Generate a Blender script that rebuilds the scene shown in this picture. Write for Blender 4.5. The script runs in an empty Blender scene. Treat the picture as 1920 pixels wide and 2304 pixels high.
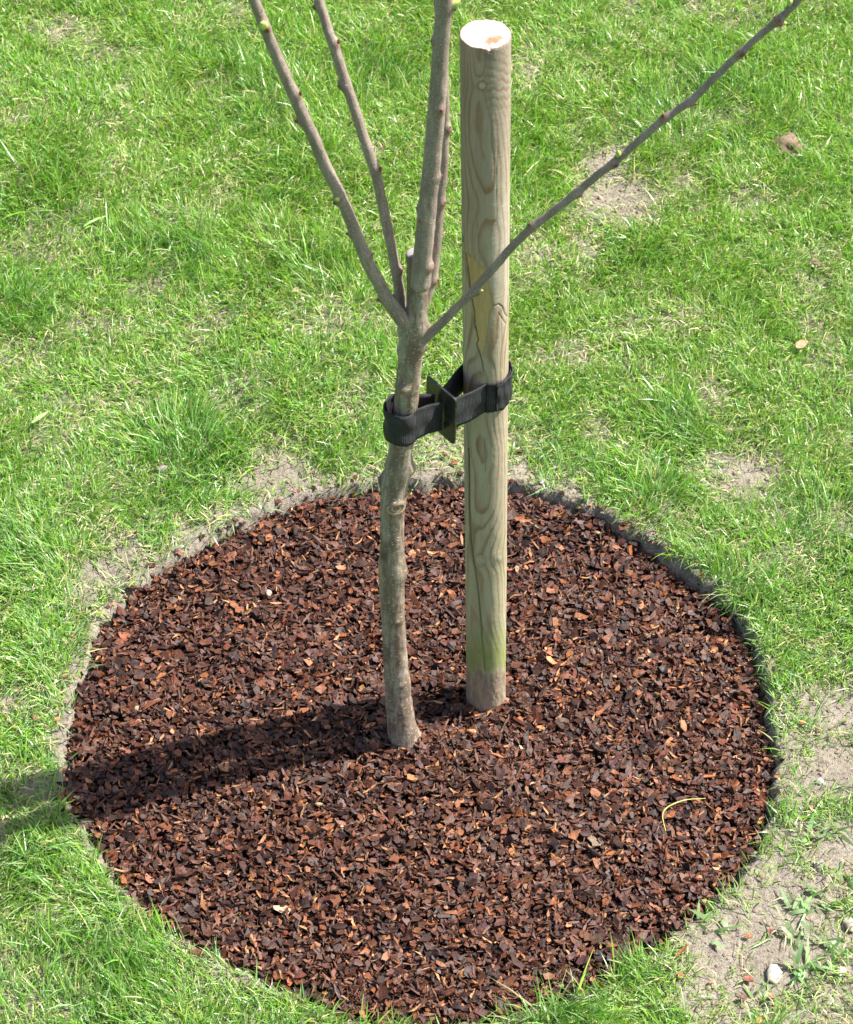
import bpy, math, random
import numpy as np
from mathutils import Vector, noise as mnoise

R = math.radians
rng = np.random.default_rng(11)
random.seed(5)
scene = bpy.context.scene
COL = scene.collection

# ------------------------------------------------------------------ camera
F, CX, CY = 5200.0, 960.0, 1152.0          # focal length in photo pixels (1920 x 2304)
TH = R(46.7); CAMH = 2.79
cam_d = bpy.data.cameras.new("camera"); cam = bpy.data.objects.new("camera", cam_d); COL.objects.link(cam)
cam_d.sensor_fit = 'VERTICAL'; cam_d.sensor_height = 36; cam_d.lens = F / 2304 * 36
cam.location = (0, 0, CAMH); cam.rotation_euler = (R(90) - TH, 0, 0)
cam_d.clip_start = .05; cam_d.clip_end = 400
cam_d.dof.use_dof = True; cam_d.dof.focus_distance = 3.45; cam_d.dof.aperture_fstop = 14
scene.camera = cam
# ------------------------------------------------------------------ light
SUN_AZ, SUN_EL = R(15.5), R(52)               # azimuth from +x towards +y
sd = (math.cos(SUN_AZ) * math.cos(SUN_EL), math.sin(SUN_AZ) * math.cos(SUN_EL), math.sin(SUN_EL))
sun_d = bpy.data.lights.new("sun", 'SUN'); sun_d.energy = 5.0; sun_d.angle = R(.55); sun_d.color = (1, .965, .9)
sun = bpy.data.objects.new("sun", sun_d); COL.objects.link(sun); sun.location = (3, 2, 6)
sun.rotation_euler = Vector(sd).to_track_quat('Z', 'Y').to_euler()
world = bpy.data.worlds.new("World"); scene.world = world; world.use_nodes = True
wn = world.node_tree
sky = wn.nodes.new('ShaderNodeTexSky'); sky.sky_type = 'NISHITA'; sky.sun_disc = False
sky.sun_elevation = SUN_EL; sky.sun_rotation = math.atan2(sd[0], sd[1]); sky.dust_density = 2.5
wn.links.new(sky.outputs[0], wn.nodes['Background'].inputs[0]); wn.nodes['Background'].inputs[1].default_value = .10
scene.view_settings.view_transform = 'Standard'; scene.view_settings.look = 'None'
scene.view_settings.exposure = 1.18; scene.view_settings.gamma = 1; scene.view_settings.use_curve_mapping = False

# ------------------------------------------------------------------ photo pixel -> point of the place
SN, CS = math.sin(TH), math.cos(TH)
def ray(px, py):
    a = (np.asarray(px, float) - CX) / F; b = (CY - np.asarray(py, float)) / F
    return a, CS + b * SN, -SN + b * CS
def at_z(px, py, z=0.0):
    x, y, w = ray(px, py); t = (z - CAMH) / w
    return x * t, y * t
def at_y(px, py, Y):
    x, y, w = ray(px, py); t = Y / y
    return Vector((float(x * t), float(Y), float(CAMH + w * t)))
def proj(x, y, z):
    dz = z - CAMH
    d = y * CS - dz * SN; v = y * SN + dz * CS
    return CX + F * x / d, CY - F * v / d

# ------------------------------------------------------------------ noise
def vnoise(x, y, seed=0):
    xi = np.floor(x).astype(np.int64); yi = np.floor(y).astype(np.int64)
    fx = x - xi; fy = y - yi; fx = fx * fx * (3 - 2 * fx); fy = fy * fy * (3 - 2 * fy)
    def h(i, j):
        n = (i * 374761393 + j * 668265263 + seed * 974634777) & 0x7fffffff
        n = ((n ^ (n >> 13)) * 1274126177) & 0x7fffffff
        return ((n ^ (n >> 16)) & 0xffff) / 65535.0
    return (h(xi, yi) * (1 - fx) + h(xi + 1, yi) * fx) * (1 - fy) + (h(xi, yi + 1) * (1 - fx) + h(xi + 1, yi + 1) * fx) * fy
def fbm(x, y, s, o=3, seed=0):
    r = 0; a = 1; t = 0
    for k in range(o):
        r = r + a * vnoise(x / s * 2 ** k + 31.7 * k, y / s * 2 ** k + 11.3 * k, seed + k); t += a; a *= .5
    return r / t
def sst(a, b, x):
    t = np.clip((x - a) / (b - a), 0, 1); return t * t * (3 - 2 * t)

# ------------------------------------------------------------------ mesh helpers
def build(name, v, faces, mat, parent=None, attrs=None, uv=None, smooth=False):
    """faces: list of int arrays (n,k). attrs: name -> (n,) or (n,4) per point."""
    me = bpy.data.meshes.new(name)
    me.vertices.add(len(v)); me.vertices.foreach_set('co', np.ascontiguousarray(v, np.float32).ravel())
    loops = np.concatenate([f.ravel() for f in faces]).astype(np.int32)
    tot = np.concatenate([np.full(len(f), f.shape[1], np.int32) for f in faces])
    me.loops.add(len(loops)); me.loops.foreach_set('vertex_index', loops)
    me.polygons.add(len(tot)); me.polygons.foreach_set('loop_start', np.concatenate([[0], np.cumsum(tot)[:-1]]).astype(np.int32))
    me.polygons.foreach_set('loop_total', tot)
    me.polygons.foreach_set('use_smooth', np.full(len(tot), smooth, bool))
    me.update(calc_edges=True)
    for k, a in (attrs or {}).items():
        a = np.asarray(a, np.float32)
        if a.ndim == 2:
            at = me.attributes.new(k, 'FLOAT_COLOR', 'POINT'); at.data.foreach_set('color', a.ravel())
        else:
            at = me.attributes.new(k, 'FLOAT', 'POINT'); at.data.foreach_set('value', a)
    if uv is not None:
        l = me.uv_layers.new(name='UVMap'); l.data.foreach_set('uv', uv[loops].astype(np.float32).ravel())
    me.materials.append(mat)
    o = bpy.data.objects.new(name, me); COL.objects.link(o)
    if parent: o.parent = parent
    return o
def tag(o, label=None, cat=None, group=None, kind=None):
    for k, x in (('label', label), ('category', cat), ('group', group), ('kind', kind)):
        if x: o[k] = x
    return o
def empty(name, loc, label, cat):
    o = bpy.data.objects.new(name, None); COL.objects.link(o); o.location = loc; o.empty_display_size = .05
    bpy.context.view_layer.update()
    return tag(o, label, cat)
def child(o, root):            # parts are built in world coordinates
    o.parent = root; o.matrix_parent_inverse = root.matrix_world.inverted()
    return o

# ------------------------------------------------------------------ materials
def mat_new(name):
    m = bpy.data.materials.new(name); m.use_nodes = True
    nt = m.node_tree; b = nt.nodes['Principled BSDF']
    return m, nt, b
def N(nt, t, **k):
    n = nt.nodes.new(t)
    for a, x in k.items():
        if a.startswith('i_'):
            n.inputs[a[2:].replace('_', ' ')].default_value = x
        else: setattr(n, a, x)
    return n
def mix(nt, fac, a, b, mode='MIX'):
    n = nt.nodes.new('ShaderNodeMix'); n.data_type = 'RGBA'; n.blend_type = mode
    for s, x in ((0, fac), (6, a), (7, b)):
        if hasattr(x, 'is_output'): nt.links.new(x, n.inputs[s])
        else: n.inputs[s].default_value = x if s == 0 else (*x, 1)[:4]
    return n.outputs[2]
def ramp(nt, src, *stops):
    r = nt.nodes.new('ShaderNodeValToRGB'); nt.links.new(src, r.inputs[0])
    e = r.color_ramp.elements
    while len(e) < len(stops): e.new(.5)
    for k, (p, c) in enumerate(stops):
        e[k].position = p; e[k].color = (c, c, c, 1) if not hasattr(c, '__len__') else (*c, 1)
    return r.outputs[0]
def noise_n(nt, vec, scale, detail=3, rough=.55):
    n = N(nt, 'ShaderNodeTexNoise'); n.inputs['Scale'].default_value = scale; n.inputs['Detail'].default_value = detail
    n.inputs['Roughness'].default_value = rough
    if vec is not None: nt.links.new(vec, n.inputs['Vector'])
    return n.outputs[0]
def mapped(nt, out, scale):
    m = N(nt, 'ShaderNodeMapping'); m.inputs['Scale'].default_value = scale; nt.links.new(out, m.inputs[0]); return m.outputs[0]
def bump(nt, h, strength, dist, b, prev=None):
    n = N(nt, 'ShaderNodeBump'); n.inputs['Strength'].default_value = strength; n.inputs['Distance'].default_value = dist
    nt.links.new(h, n.inputs['Height'])
    if prev is not None: nt.links.new(prev, n.inputs['Normal'])
    nt.links.new(n.outputs[0], b.inputs['Normal']); return n.outputs[0]

def attr(nt, name):
    a = N(nt, 'ShaderNodeAttribute'); a.attribute_name = name; return a
# leaf blades
def blade_mat(name, rough=.34, spec=.6, trans=.34):
    m, nt, b = mat_new(name)
    c = attr(nt, 'col').outputs[0]; nt.links.new(c, b.inputs['Base Color'])
    b.inputs['Roughness'].default_value = rough; b.inputs['Specular IOR Level'].default_value = spec
    t = N(nt, 'ShaderNodeBsdfTranslucent'); nt.links.new(mix(nt, 1, c, (1.1, 1.15, .55), 'MULTIPLY'), t.inputs[0])
    mx = N(nt, 'ShaderNodeMixShader'); mx.inputs[0].default_value = trans
    nt.links.new(b.outputs[0], mx.inputs[1]); nt.links.new(t.outputs[0], mx.inputs[2])
    nt.links.new(mx.outputs[0], nt.nodes['Material Output'].inputs[0])
    return m
M_GRASS = blade_mat('grass_blades')
M_DRY = blade_mat('dry_grass', .6, .3, .25)
# soil
M_SOIL, nt, b = mat_new('soil')
geo = N(nt, 'ShaderNodeNewGeometry').outputs['Position']
n1 = noise_n(nt, geo, 9, 5); n2 = noise_n(nt, geo, 160, 5, .7); n3 = noise_n(nt, geo, 500, 3, .7)
c = mix(nt, ramp(nt, n1, (.35, 0), (.65, 1)), (.37, .325, .26), (.30, .26, .205))
c = mix(nt, ramp(nt, n2, (.3, 1), (.55, 0)), c, (.13, .1, .07))
c = mix(nt, ramp(nt, n3, (.58, 0), (.75, .8)), c, (.45, .4, .32))
c = mix(nt, attr(nt, 'inside').outputs['Fac'], c, (.035, .02, .013))
c = mix(nt, attr(nt, 'far').outputs['Fac'], c, mix(nt, ramp(nt, n2, (.35, 0), (.65, 1)), (.05, .12, .015), (.13, .24, .03)))
nt.links.new(c, b.inputs['Base Color']); b.inputs['Roughness'].default_value = .95; b.inputs['Specular IOR Level'].default_value = .15
p = bump(nt, n2, 1.0, .006, b); bump(nt, n3, .9, .002, b, p)
# crumbs, stones, clods
def stone_mat(name, c1, c2, rough=.85, sc=220):
    m, nt, b = mat_new(name); tc = N(nt, 'ShaderNodeTexCoord').outputs['Object']
    n = noise_n(nt, tc, sc, 4, .65); nt.links.new(mix(nt, ramp(nt, n, (.35, 0), (.65, 1)), c1, c2), b.inputs['Base Color'])
    b.inputs['Roughness'].default_value = rough; b.inputs['Specular IOR Level'].default_value = .3
    bump(nt, n, .6, .0012, b); return m
M_CRUMB = stone_mat('soil_crumb', (.3, .24, .17), (.16, .12, .085), .95)
M_STONE_P = stone_mat('pale_stone', (.46, .39, .31), (.32, .26, .2))
M_STONE_W = stone_mat('white_stone', (.50, .46, .40), (.34, .31, .27), .8)
M_STONE_G = stone_mat('grey_stone', (.26, .22, .2), (.14, .115, .1))
M_CLOD = stone_mat('earth_clod', (.25, .18, .12), (.1, .07, .045), .95, 120)
# bark chips
def chip_mat(name, fixed=None):
    m, nt, b = mat_new(name); tc = N(nt, 'ShaderNodeTexCoord').outputs['Object']
    c = attr(nt, 'col').outputs[0]
    n = noise_n(nt, mapped(nt, tc, (1, 1, 1)), 330, 4, .7)
    c2 = mix(nt, ramp(nt, n, (.32, 0), (.68, 1)), mix(nt, 1, c, (.5, .45, .42), 'MULTIPLY'), mix(nt, 1, c, (1.35, 1.3, 1.25), 'MULTIPLY'))
    nt.links.new(c2, b.inputs['Base Color'])
    nt.links.new(ramp(nt, n, (.3, .38), (.7, .75)), b.inputs['Roughness']); b.inputs['Specular IOR Level'].default_value = .36
    bump(nt, n, .5, .0012, b); return m
M_CHIP = chip_mat('bark_chip')
# tree bark
def bark_mat(name, cA, cB, cC, lent=.5, sc=(1, 1)):
    m, nt, b = mat_new(name)
    uv = N(nt, 'ShaderNodeTexCoord').outputs['UV']; geo = N(nt, 'ShaderNodeNewGeometry').outputs['Position']
    big = noise_n(nt, mapped(nt, geo, (60, 60, 14)), 1, 4); strk = noise_n(nt, mapped(nt, uv, (260, 45, 1)), 1, 4, .6); fine = noise_n(nt, geo, 420, 3, .6)
    c = mix(nt, ramp(nt, big, (.43, 0), (.57, 1)), cA, cB)
    c = mix(nt, ramp(nt, strk, (.45, 0), (.7, .75)), c, cC)
    c = mix(nt, ramp(nt, fine, (.3, .5), (.6, 0)), c, tuple(x * .55 for x in cC))
    vo = N(nt, 'ShaderNodeTexVoronoi'); vo.inputs['Scale'].default_value = 1
    nt.links.new(mapped(nt, uv, (135 * sc[0], 330 * sc[1], 1)), vo.inputs['Vector'])
    on = ramp(nt, vo.outputs['Distance'], (.2, 1), (.32, 0))
    sep = N(nt, 'ShaderNodeSeparateColor'); nt.links.new(vo.outputs['Color'], sep.inputs[0])
    pick = ramp(nt, sep.outputs[0], (1 - lent - .02, 0), (1 - lent, 1))
    m0 = N(nt, 'ShaderNodeMath', operation='MULTIPLY'); nt.links.new(on, m0.inputs[0]); nt.links.new(pick, m0.inputs[1])
    mm = N(nt, 'ShaderNodeMath', operation='MULTIPLY'); nt.links.new(m0.outputs[0], mm.inputs[0]); nt.links.new(ramp(nt, noise_n(nt, geo, 55, 2), (.38, .15), (.58, 1)), mm.inputs[1])
    c = mix(nt, mm.outputs[0], c, (.58, .50, .39))
    mk = attr(nt, 'mark').outputs[0]; ma = attr(nt, 'mark').outputs['Alpha']
    c = mix(nt, ma, c, mk)
    nt.links.new(c, b.inputs['Base Color']); b.inputs['Roughness'].default_value = .62; b.inputs['Specular IOR Level'].default_value = .3
    ad = N(nt, 'ShaderNodeMath', operation='ADD'); nt.links.new(mm.outputs[0], ad.inputs[0]); nt.links.new(strk, ad.inputs[1])
    p = bump(nt, ad.outputs[0], .55, .0009, b); bump(nt, fine, .35, .0007, b, p)
    return m
M_TRUNK = bark_mat('tree_bark', (.37, .315, .245), (.20, .145, .105), (.14, .09, .062), .55)
M_BRANCH = bark_mat('branch_bark', (.37, .295, .245), (.27, .21, .175), (.19, .14, .115), .5, (1.3, 1.3))
M_CUTP, nt, b = mat_new('healed_cut'); b.inputs['Base Color'].default_value = (.33, .29, .27, 1); b.inputs['Roughness'].default_value = .8
bump(nt, noise_n(nt, N(nt, 'ShaderNodeTexCoord').outputs['Object'], 300), .5, .001, b)
def plain(name, c, rough=.6, spec=.4):
    m, nt, b = mat_new(name); tc = N(nt, 'ShaderNodeTexCoord').outputs['Object']
    n = noise_n(nt, tc, 260, 3)
    nt.links.new(mix(nt, ramp(nt, n, (.35, 0), (.65, 1)), tuple(x * .75 for x in c), tuple(min(1, x * 1.2) for x in c)), b.inputs['Base Color'])
    b.inputs['Roughness'].default_value = rough; b.inputs['Specular IOR Level'].default_value = spec; return m
M_BUDG = plain('green_bud', (.42, .52, .12)); M_BUDR = plain('red_brown_bud', (.14, .06, .045))
M_STRAW = plain('straw', (.42, .42, .12)); M_LEAF = plain('dry_leaf', (.42, .24, .13), .8)
# stake
M_STAKE, nt, b = mat_new('weathered_pine')
geo = N(nt, 'ShaderNodeNewGeometry').outputs['Position']
c = attr(nt, 'col').outputs[0]
nf = noise_n(nt, mapped(nt, geo, (900, 900, 45)), 1, 4, .65); ng = noise_n(nt, geo, 700, 2)
c = mix(nt, ramp(nt, nf, (.3, .35), (.62, 0)), c, mix(nt, 1, c, (.55, .5, .42), 'MULTIPLY'))
nt.links.new(c, b.inputs['Base Color']); b.inputs['Roughness'].default_value = .75; b.inputs['Specular IOR Level'].default_value = .25
nz = noise_n(nt, mapped(nt, geo, (60, 60, 420)), 1, 3, .6)
p = bump(nt, nf, .35, .0008, b); p = bump(nt, nz, .5, .0008, b, p); bump(nt, ng, .25, .0006, b, p)
M_CUT, nt, b = mat_new('fresh_cut_wood')
c = attr(nt, 'col').outputs[0]; nt.links.new(c, b.inputs['Base Color']); b.inputs['Roughness'].default_value = .8; b.inputs['Specular IOR Level'].default_value = .2
bump(nt, noise_n(nt, N(nt, 'ShaderNodeNewGeometry').outputs['Position'], 500, 4), .5, .001, b)
# webbing
M_WEB, nt, b = mat_new('black_webbing')
uv = N(nt, 'ShaderNodeTexCoord').outputs['UV']
w1 = N(nt, 'ShaderNodeTexWave', wave_type='BANDS', bands_direction='X'); w1.inputs['Scale'].default_value = 135; nt.links.new(uv, w1.inputs[0])
w2 = N(nt, 'ShaderNodeTexWave', wave_type='BANDS', bands_direction='Y'); w2.inputs['Scale'].default_value = 170; nt.links.new(uv, w2.inputs[0])
mm = N(nt, 'ShaderNodeMath', operation='MULTIPLY'); nt.links.new(w1.outputs['Fac'], mm.inputs[0]); nt.links.new(w2.outputs['Fac'], mm.inputs[1])
nn = noise_n(nt, uv, 90, 3)
c = mix(nt, mm.outputs[0], (.006, .0065, .0085), (.075, .075, .085)); c = mix(nt, ramp(nt, nn, (.5, 0), (.75, .35)), c, (.07, .068, .065))
nt.links.new(c, b.inputs['Base Color']); b.inputs['Roughness'].default_value = .6; b.inputs['Specular IOR Level'].default_value = .35
bump(nt, mm.outputs[0], .9, .0008, b)
M_PLATE, nt, b = mat_new('black_rubber')
n = noise_n(nt, N(nt, 'ShaderNodeTexCoord').outputs['Object'], 140, 4)
nt.links.new(mix(nt, ramp(nt, n, (.45, 0), (.7, 1)), (.012, .013, .012), (.04, .04, .036)), b.inputs['Base Color'])
b.inputs['Roughness'].default_value = .38; b.inputs['Specular IOR Level'].default_value = .5
bump(nt, n, .2, .001, b)
M_METAL = plain('dull_steel', (.3, .3, .3), .4, .6)

# ------------------------------------------------------------------ planting hole outline
OUT = [(1070,1018),(1000,1005),(930,1004),(870,1006),(820,1010),(760,1012),(680,1025),(620,1032),(575,1050),(520,1078),(480,1100),(420,1140),(360,1170),(320,1195),
 (270,1230),(230,1270),(200,1315),(180,1350),(175,1385),(160,1420),(150,1470),(138,1520),(133,1560),(132,1620),(138,1655),(158,1695)]
OUT = [(x * 1.0971, y * 1.0971) for x, y in OUT]
OUT += [(221,1906),(247,1963),(329,2061),(422,2112),(561,2189),(680,2240),(761,2285),(850,2318),(960,2318),(1090,2300),(1220,2262),(1356,2212),(1488,2130),(1541,2076),
 (1583,2043),(1636,2002),(1694,1932),(1727,1893),(1735,1821),(1745,1760),(1749,1706),(1735,1623)]
OUT += [(x * 1.0971, y * 1.0971) for x, y in [(1570,1420),(1562,1380),(1542,1330),(1522,1285),(1480,1243),(1420,1203),(1380,1173),(1330,1133),(1290,1103),(1240,1068),(1200,1050),(1130,1033)]]
ox, oy = [], []
for px, py in OUT:
    x, y = at_z(px, py, -.022 if py < 1500 else -.004); ox.append(float(x)); oy.append(float(y))
HX, HY = (min(ox) + max(ox)) / 2, (min(oy) + max(oy)) / 2
oa = np.arctan2(np.array(oy) - HY, np.array(ox) - HX); orr = np.hypot(np.array(ox) - HX, np.array(oy) - HY)
srt = np.argsort(oa); oa = oa[srt]; orr = orr[srt]
pa = np.linspace(-np.pi, np.pi, 360, endpoint=False); pr = np.interp(pa, np.concatenate([oa - 2 * np.pi, oa, oa + 2 * np.pi]), np.concatenate([orr] * 3))
kr_ = np.exp(-(np.arange(-20, 21) / 5.5) ** 2 / 2); pr = np.convolve(np.concatenate([pr[-20:], pr, pr[:20]]), kr_ / kr_.sum(), 'valid'); oa, orr = pa, pr
def rim(phi):
    r = np.interp(phi, np.concatenate([oa - 2 * np.pi, oa, oa + 2 * np.pi]), np.concatenate([orr] * 3))
    return r + .006 * (fbm(phi * 9 + 400, phi * 0, 1.0, 2, 5) - .5) + .012 * (fbm(phi * 34 + 400, phi * 0, 1.0, 3, 6) - .5)
def edge(x, y):                # > 0 outside the hole
    dx = x - HX; dy = y - HY
    return np.hypot(dx, dy) - rim(np.arctan2(dy, dx))
def depth(x, y):
    phi = np.arctan2(y - HY, x - HX)
    k = .5 + .5 * np.cos(phi - R(42))       # deepest at the back right
    return (.003 + .018 * k ** 1.2) * (.55 + .9 * fbm(phi * 5 + 80, phi * 0, 1.0, 3, 7))
def mulch_z(x, y):
    e = edge(x, y)
    return -depth(x, y) + .018 * sst(0, .35, -e) + .009 * (fbm(x, y, .12, 3, 70) - .5)
def ground_z(x, y):
    e = edge(x, y)
    lawn = .014 * (fbm(x, y, .35, 3, 40) - .5) + .009 * (fbm(x, y, .05, 3, 41) - .5) + .004 * (fbm(x, y, .014, 2, 42) - .5) + .009 * (fbm(x, y, .012, 3, 44) - .5) * np.exp(-(e / .03) ** 2)
    t = sst(-.009, .005, e + .014 * (fbm(x, y, .016, 3, 43) - .5))
    return (mulch_z(x, y) - .012) * (1 - t) + lawn * t

# ------------------------------------------------------------------ ground sheet
def axis(lo, hi, st, far):
    a = list(np.arange(lo, hi, st)); s = st; v = a[-1]; up = []
    while v < far: s *= 1.35; v += s; up.append(v)
    s = st; v = a[0]; dn = []
    while v > -far: s *= 1.35; v -= s; dn.append(v)
    return np.array(dn[::-1] + a + up)
gx = axis(-1.0, 1.05, .0042, 90); gy = axis(1.55, 4.3, .0048, 90)
X, Y = np.meshgrid(gx, gy); Z = ground_z(X, Y)
nx, ny = len(gx), len(gy)
idx = np.arange(nx * ny).reshape(ny, nx)
q = np.stack([idx[:-1, :-1], idx[:-1, 1:], idx[1:, 1:], idx[1:, :-1]], -1).reshape(-1, 4)
E = edge(X, Y).ravel()
_px, _py = proj(X.ravel(), Y.ravel(), np.zeros(X.size)); _front = Y.ravel() > -.5
far = np.where(_front, sst(60, 260, np.maximum(np.maximum(-_px, _px - 1920), np.maximum(-_py, _py - 2304))), 1.0)
g = build('ground', np.stack([X, Y, Z], -1).reshape(-1, 3), [q], M_SOIL, attrs={'inside': 1 - sst(-.02, -.008, E), 'far': far}, smooth=True)
tag(g, kind='structure')

# ------------------------------------------------------------------ bare patches / lush patches, in photo pixels on the ground
BARE = [(1395,445,105,1),(1365,370,75,1),(1440,480,60,.8),(1320,560,70,.85),(1280,500,40,.6),(1330,150,60,.4),(1210,590,60,.6),(1240,110,60,.55),(1180,150,40,.5),(1700,1065,95,.85),(1690,450,60,.55),(1560,470,40,.6),
 (1860,560,60,.4),(110,990,45,.75),(640,1065,95,.95),(560,1090,50,.8),(225,1290,80,1),(190,1340,50,.95),(280,1250,55,.85),(330,1200,40,.5),(1770,2040,190,1),(1640,2110,150,1),(1610,2200,110,.95),(1760,2160,150,1),
 (1700,2230,110,.9),(1880,1900,130,.92),(1870,1730,150,.97),(1900,1600,130,.95),(1830,1570,60,.7),(1790,1680,60,.8),(1500,2160,50,.6),(1900,2080,110,.85),(1660,2270,80,.8),(1800,1800,60,.8),(1760,1900,60,.8),(1830,2260,140,.7),(1790,1600,70,.6),(430,1210,45,.8),(500,1160,40,.6),(140,90,50,.45),(450,2130,60,.7),
 (560,2190,50,.6),(60,1780,70,.6),(230,1600,40,.5),(170,1690,50,.75),(1180,1010,80,.6),(1290,1080,60,.5),(1170,1060,60,.7),(740,800,60,.35),(330,1300,30,.4),(1000,1040,60,.5),(1880,1480,60,.5),(700,1830,1,0),
 (900,1050,60,.4),(1740,1950,60,.9),(1130,900,50,.5),(300,740,60,.35),(1600,880,50,.4),(380,640,50,.25),(1480,60,80,.4),(240,280,70,.3),(430,780,60,.3)]
LUSH = [(640,410,90),(560,200,130),(1640,200,110),(1500,270,90),(720,600,70),(1430,560,70),(120,420,110),(1560,950,80),(1660,1330,70),(200,2150,140),(1240,2280,110),(400,560,120),
 (560,880,80),(60,700,80),(430,1000,90),(60,1250,80),(1420,2180,60),(250,2250,130),(60,1950,90),(1500,1120,60),(1150,330,80),(850,150,80),(1850,1180,80)]
def blobs(x, y, lst, val=True):
    px, py = proj(x, y, np.zeros_like(x))
    wob = 1 + .7 * (fbm(x, y, .05, 3, 90) - .5)
    r = np.zeros_like(x)
    for bb in lst:
        d = np.hypot((px - bb[0]), (py - bb[1]) * 1.35) * wob / bb[2]
        r = np.maximum(r, (bb[3] if val else 1) * np.exp(-(d ** 2.2)))
    return r
def cover(x, y):
    e = edge(x, y)
    bare = blobs(x, y, BARE)
    n = fbm(x, y, .10, 3, 60); n2 = fbm(x, y, .03, 2, 61)
    phi = np.arctan2(y - HY, x - HX)
    wide = .5 + .5 * np.cos(phi - R(112)); band = sst(-.006, .006 + .085 * wide ** 2 * n + .012 * n2, e) ** 1.3
    c = (.40 + 1.0 * sst(.28, .6, n)) * (.60 + .8 * n2)
    c = c * np.maximum(band, .22 * sst(-.006, .0, e)) * (1 - bare) ** 1.5
    return np.clip(c, 0, 1.3) / 1.3

# ------------------------------------------------------------------ grass
def blades(x, y, L, W, lean, curl, azi, col, z0=None, K=4, tipdry=None):
    n = len(x); s = np.linspace(0, 1, K)
    hx = np.cos(azi); hy = np.sin(azi)
    P = np.zeros((n, K, 3)); P[:, 0, 0] = x; P[:, 0, 1] = y; P[:, 0, 2] = (ground_z(x, y) if z0 is None else z0) - .002
    T = np.zeros((n, K, 3))
    for k in range(K):
        a = lean + curl * s[k]
        T[:, k] = np.stack([np.sin(a) * hx, np.sin(a) * hy, np.cos(a)], -1)
        if k: P[:, k] = P[:, k - 1] + (T[:, k] + T[:, k - 1]) * .5 * (L / (K - 1))[:, None]
    gz = ground_z(P[:, :, 0], P[:, :, 1]) if z0 is None else np.repeat(z0[:, None], K, 1)
    P[:, 1:, 2] = np.maximum(P[:, 1:, 2], gz[:, 1:] + .0015 + .006 * rng.random((n, 1)))
    tw = rng.normal(0, .7, n)
    side = np.stack([-hy, hx, np.zeros(n)], -1)
    Nn = np.cross(T, side[:, None, :])
    Wd = side[:, None] * np.cos(tw)[:, None, None] + Nn * np.sin(tw)[:, None, None]
    prof = np.interp(s, [0, .25, .6, 1], [.75, 1, .8, 0])
    off = Wd * (W[:, None] * prof[None] * .5)[..., None]
    m = 2 * (K - 1) + 1
    V = np.zeros((n, m, 3))
    V[:, 0:2 * (K - 1):2] = (P - off)[:, :-1]; V[:, 1:2 * (K - 1):2] = (P + off)[:, :-1]; V[:, -1] = P[:, -1]
    base = (np.arange(n) * m)[:, None]
    qs = [base + np.array([2 * k, 2 * k + 1, 2 * k + 3, 2 * k + 2]) for k in range(K - 2)]
    tri = base + np.array([m - 3, m - 2, m - 1])
    C = np.ones((n, m, 4)); C[:, :, :3] = col[:, None]
    C[:, 0:2, :3] = col[:, None] * .55 + np.array([.30, .27, .13]) * .45
    if tipdry is not None: C[tipdry, -1, :3] = (.5, .4, .2)
    return V.reshape(-1, 3), [np.concatenate(qs), tri], C.reshape(-1, 4)

def scatter(n, box):
    return rng.uniform(box[0], box[1], n), rng.uniform(box[2], box[3], n)
def in_view(x, y, mrg=130):
    px, py = proj(x, y, np.zeros_like(x)); return (px > -mrg) & (px < 1920 + mrg) & (py > -mrg) & (py < 2304 + mrg * 1.3)

def palette(x, y, n):
    # young lime, mid green, deep green, bluish
    A = np.array([[.25, .45, .045], [.145, .35, .035], [.065, .22, .025], [.27, .44, .18]])
    w = rng.random(n); lush = blobs(x, y, LUSH, False)
    px, py = proj(x, y, np.zeros_like(x))
    cool = sst(300, 1300, py) * .22 + .10
    pick = np.where(w < cool, 3, np.where(w < cool + .25 + .2 * lush, 1, np.where(w < cool + .37 + .38 * lush, 2, 0)))
    c = A[pick] * rng.normal(1, .18, (n, 1)).clip(.5, 1.6) * rng.normal(1, .06, (n, 3))
    t = fbm(x, y, .25, 2, 66)[:, None]
    c = c * (1 - t * .35) + np.array([.24, .36, .05]) * t * .35
    dry = rng.random(n) < .07
    c[dry] = np.array([.52, .48, .22]) * rng.normal(1, .15, (dry.sum(), 1))
    return np.clip(c, .01, .8)

x, y = scatter(980000, (-1.25, 1.25, 1.45, 4.35))
k = in_view(x, y); x, y = x[k], y[k]
cv = cover(x, y); k = rng.random(len(x)) < cv; x, y = x[k], y[k]
n = len(x); lush = blobs(x, y, LUSH, False)
hn = fbm(x, y, .07, 2, 63)
L = (.015 + .020 * hn + .022 * lush) * rng.lognormal(0, .32, n)
W = rng.uniform(.0010, .0026, n)
flow = 2 * np.pi * 2.2 * fbm(x, y, .16, 2, 64)
azi = np.where(rng.random(n) < .6, flow + rng.normal(0, .6, n), rng.uniform(0, 2 * np.pi, n))
lean = np.abs(rng.normal(.62, .42, n)); curl = rng.normal(.75, .45, n)
V1, F1, C1 = blades(x, y, L, W, lean, curl, azi, palette(x, y, n), tipdry=rng.random(n) < .05)
print('blades', n)
# blades beyond the frame, fewer and wider
x, y = scatter(300000, (-2.6, 2.6, .2, 6.4)); k = ~in_view(x, y) & (edge(x, y) > .02); x, y = x[k], y[k]; n = len(x)
V2, F2, C2 = blades(x, y, rng.uniform(.03, .06, n), rng.uniform(.003, .005, n), np.abs(rng.normal(.5, .35, n)), rng.normal(.7, .4, n), rng.uniform(0, 6.28, n), palette(x, y, n), K=3)
o = build('grass', np.concatenate([V1, V2]), F1 + [f + len(V1) for f in F2], M_GRASS, attrs={'col': np.concatenate([C1, C2])}, smooth=True)
tag(o, 'short mown bright green lawn grass all round the mulched circle', 'grass', kind='stuff')
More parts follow.
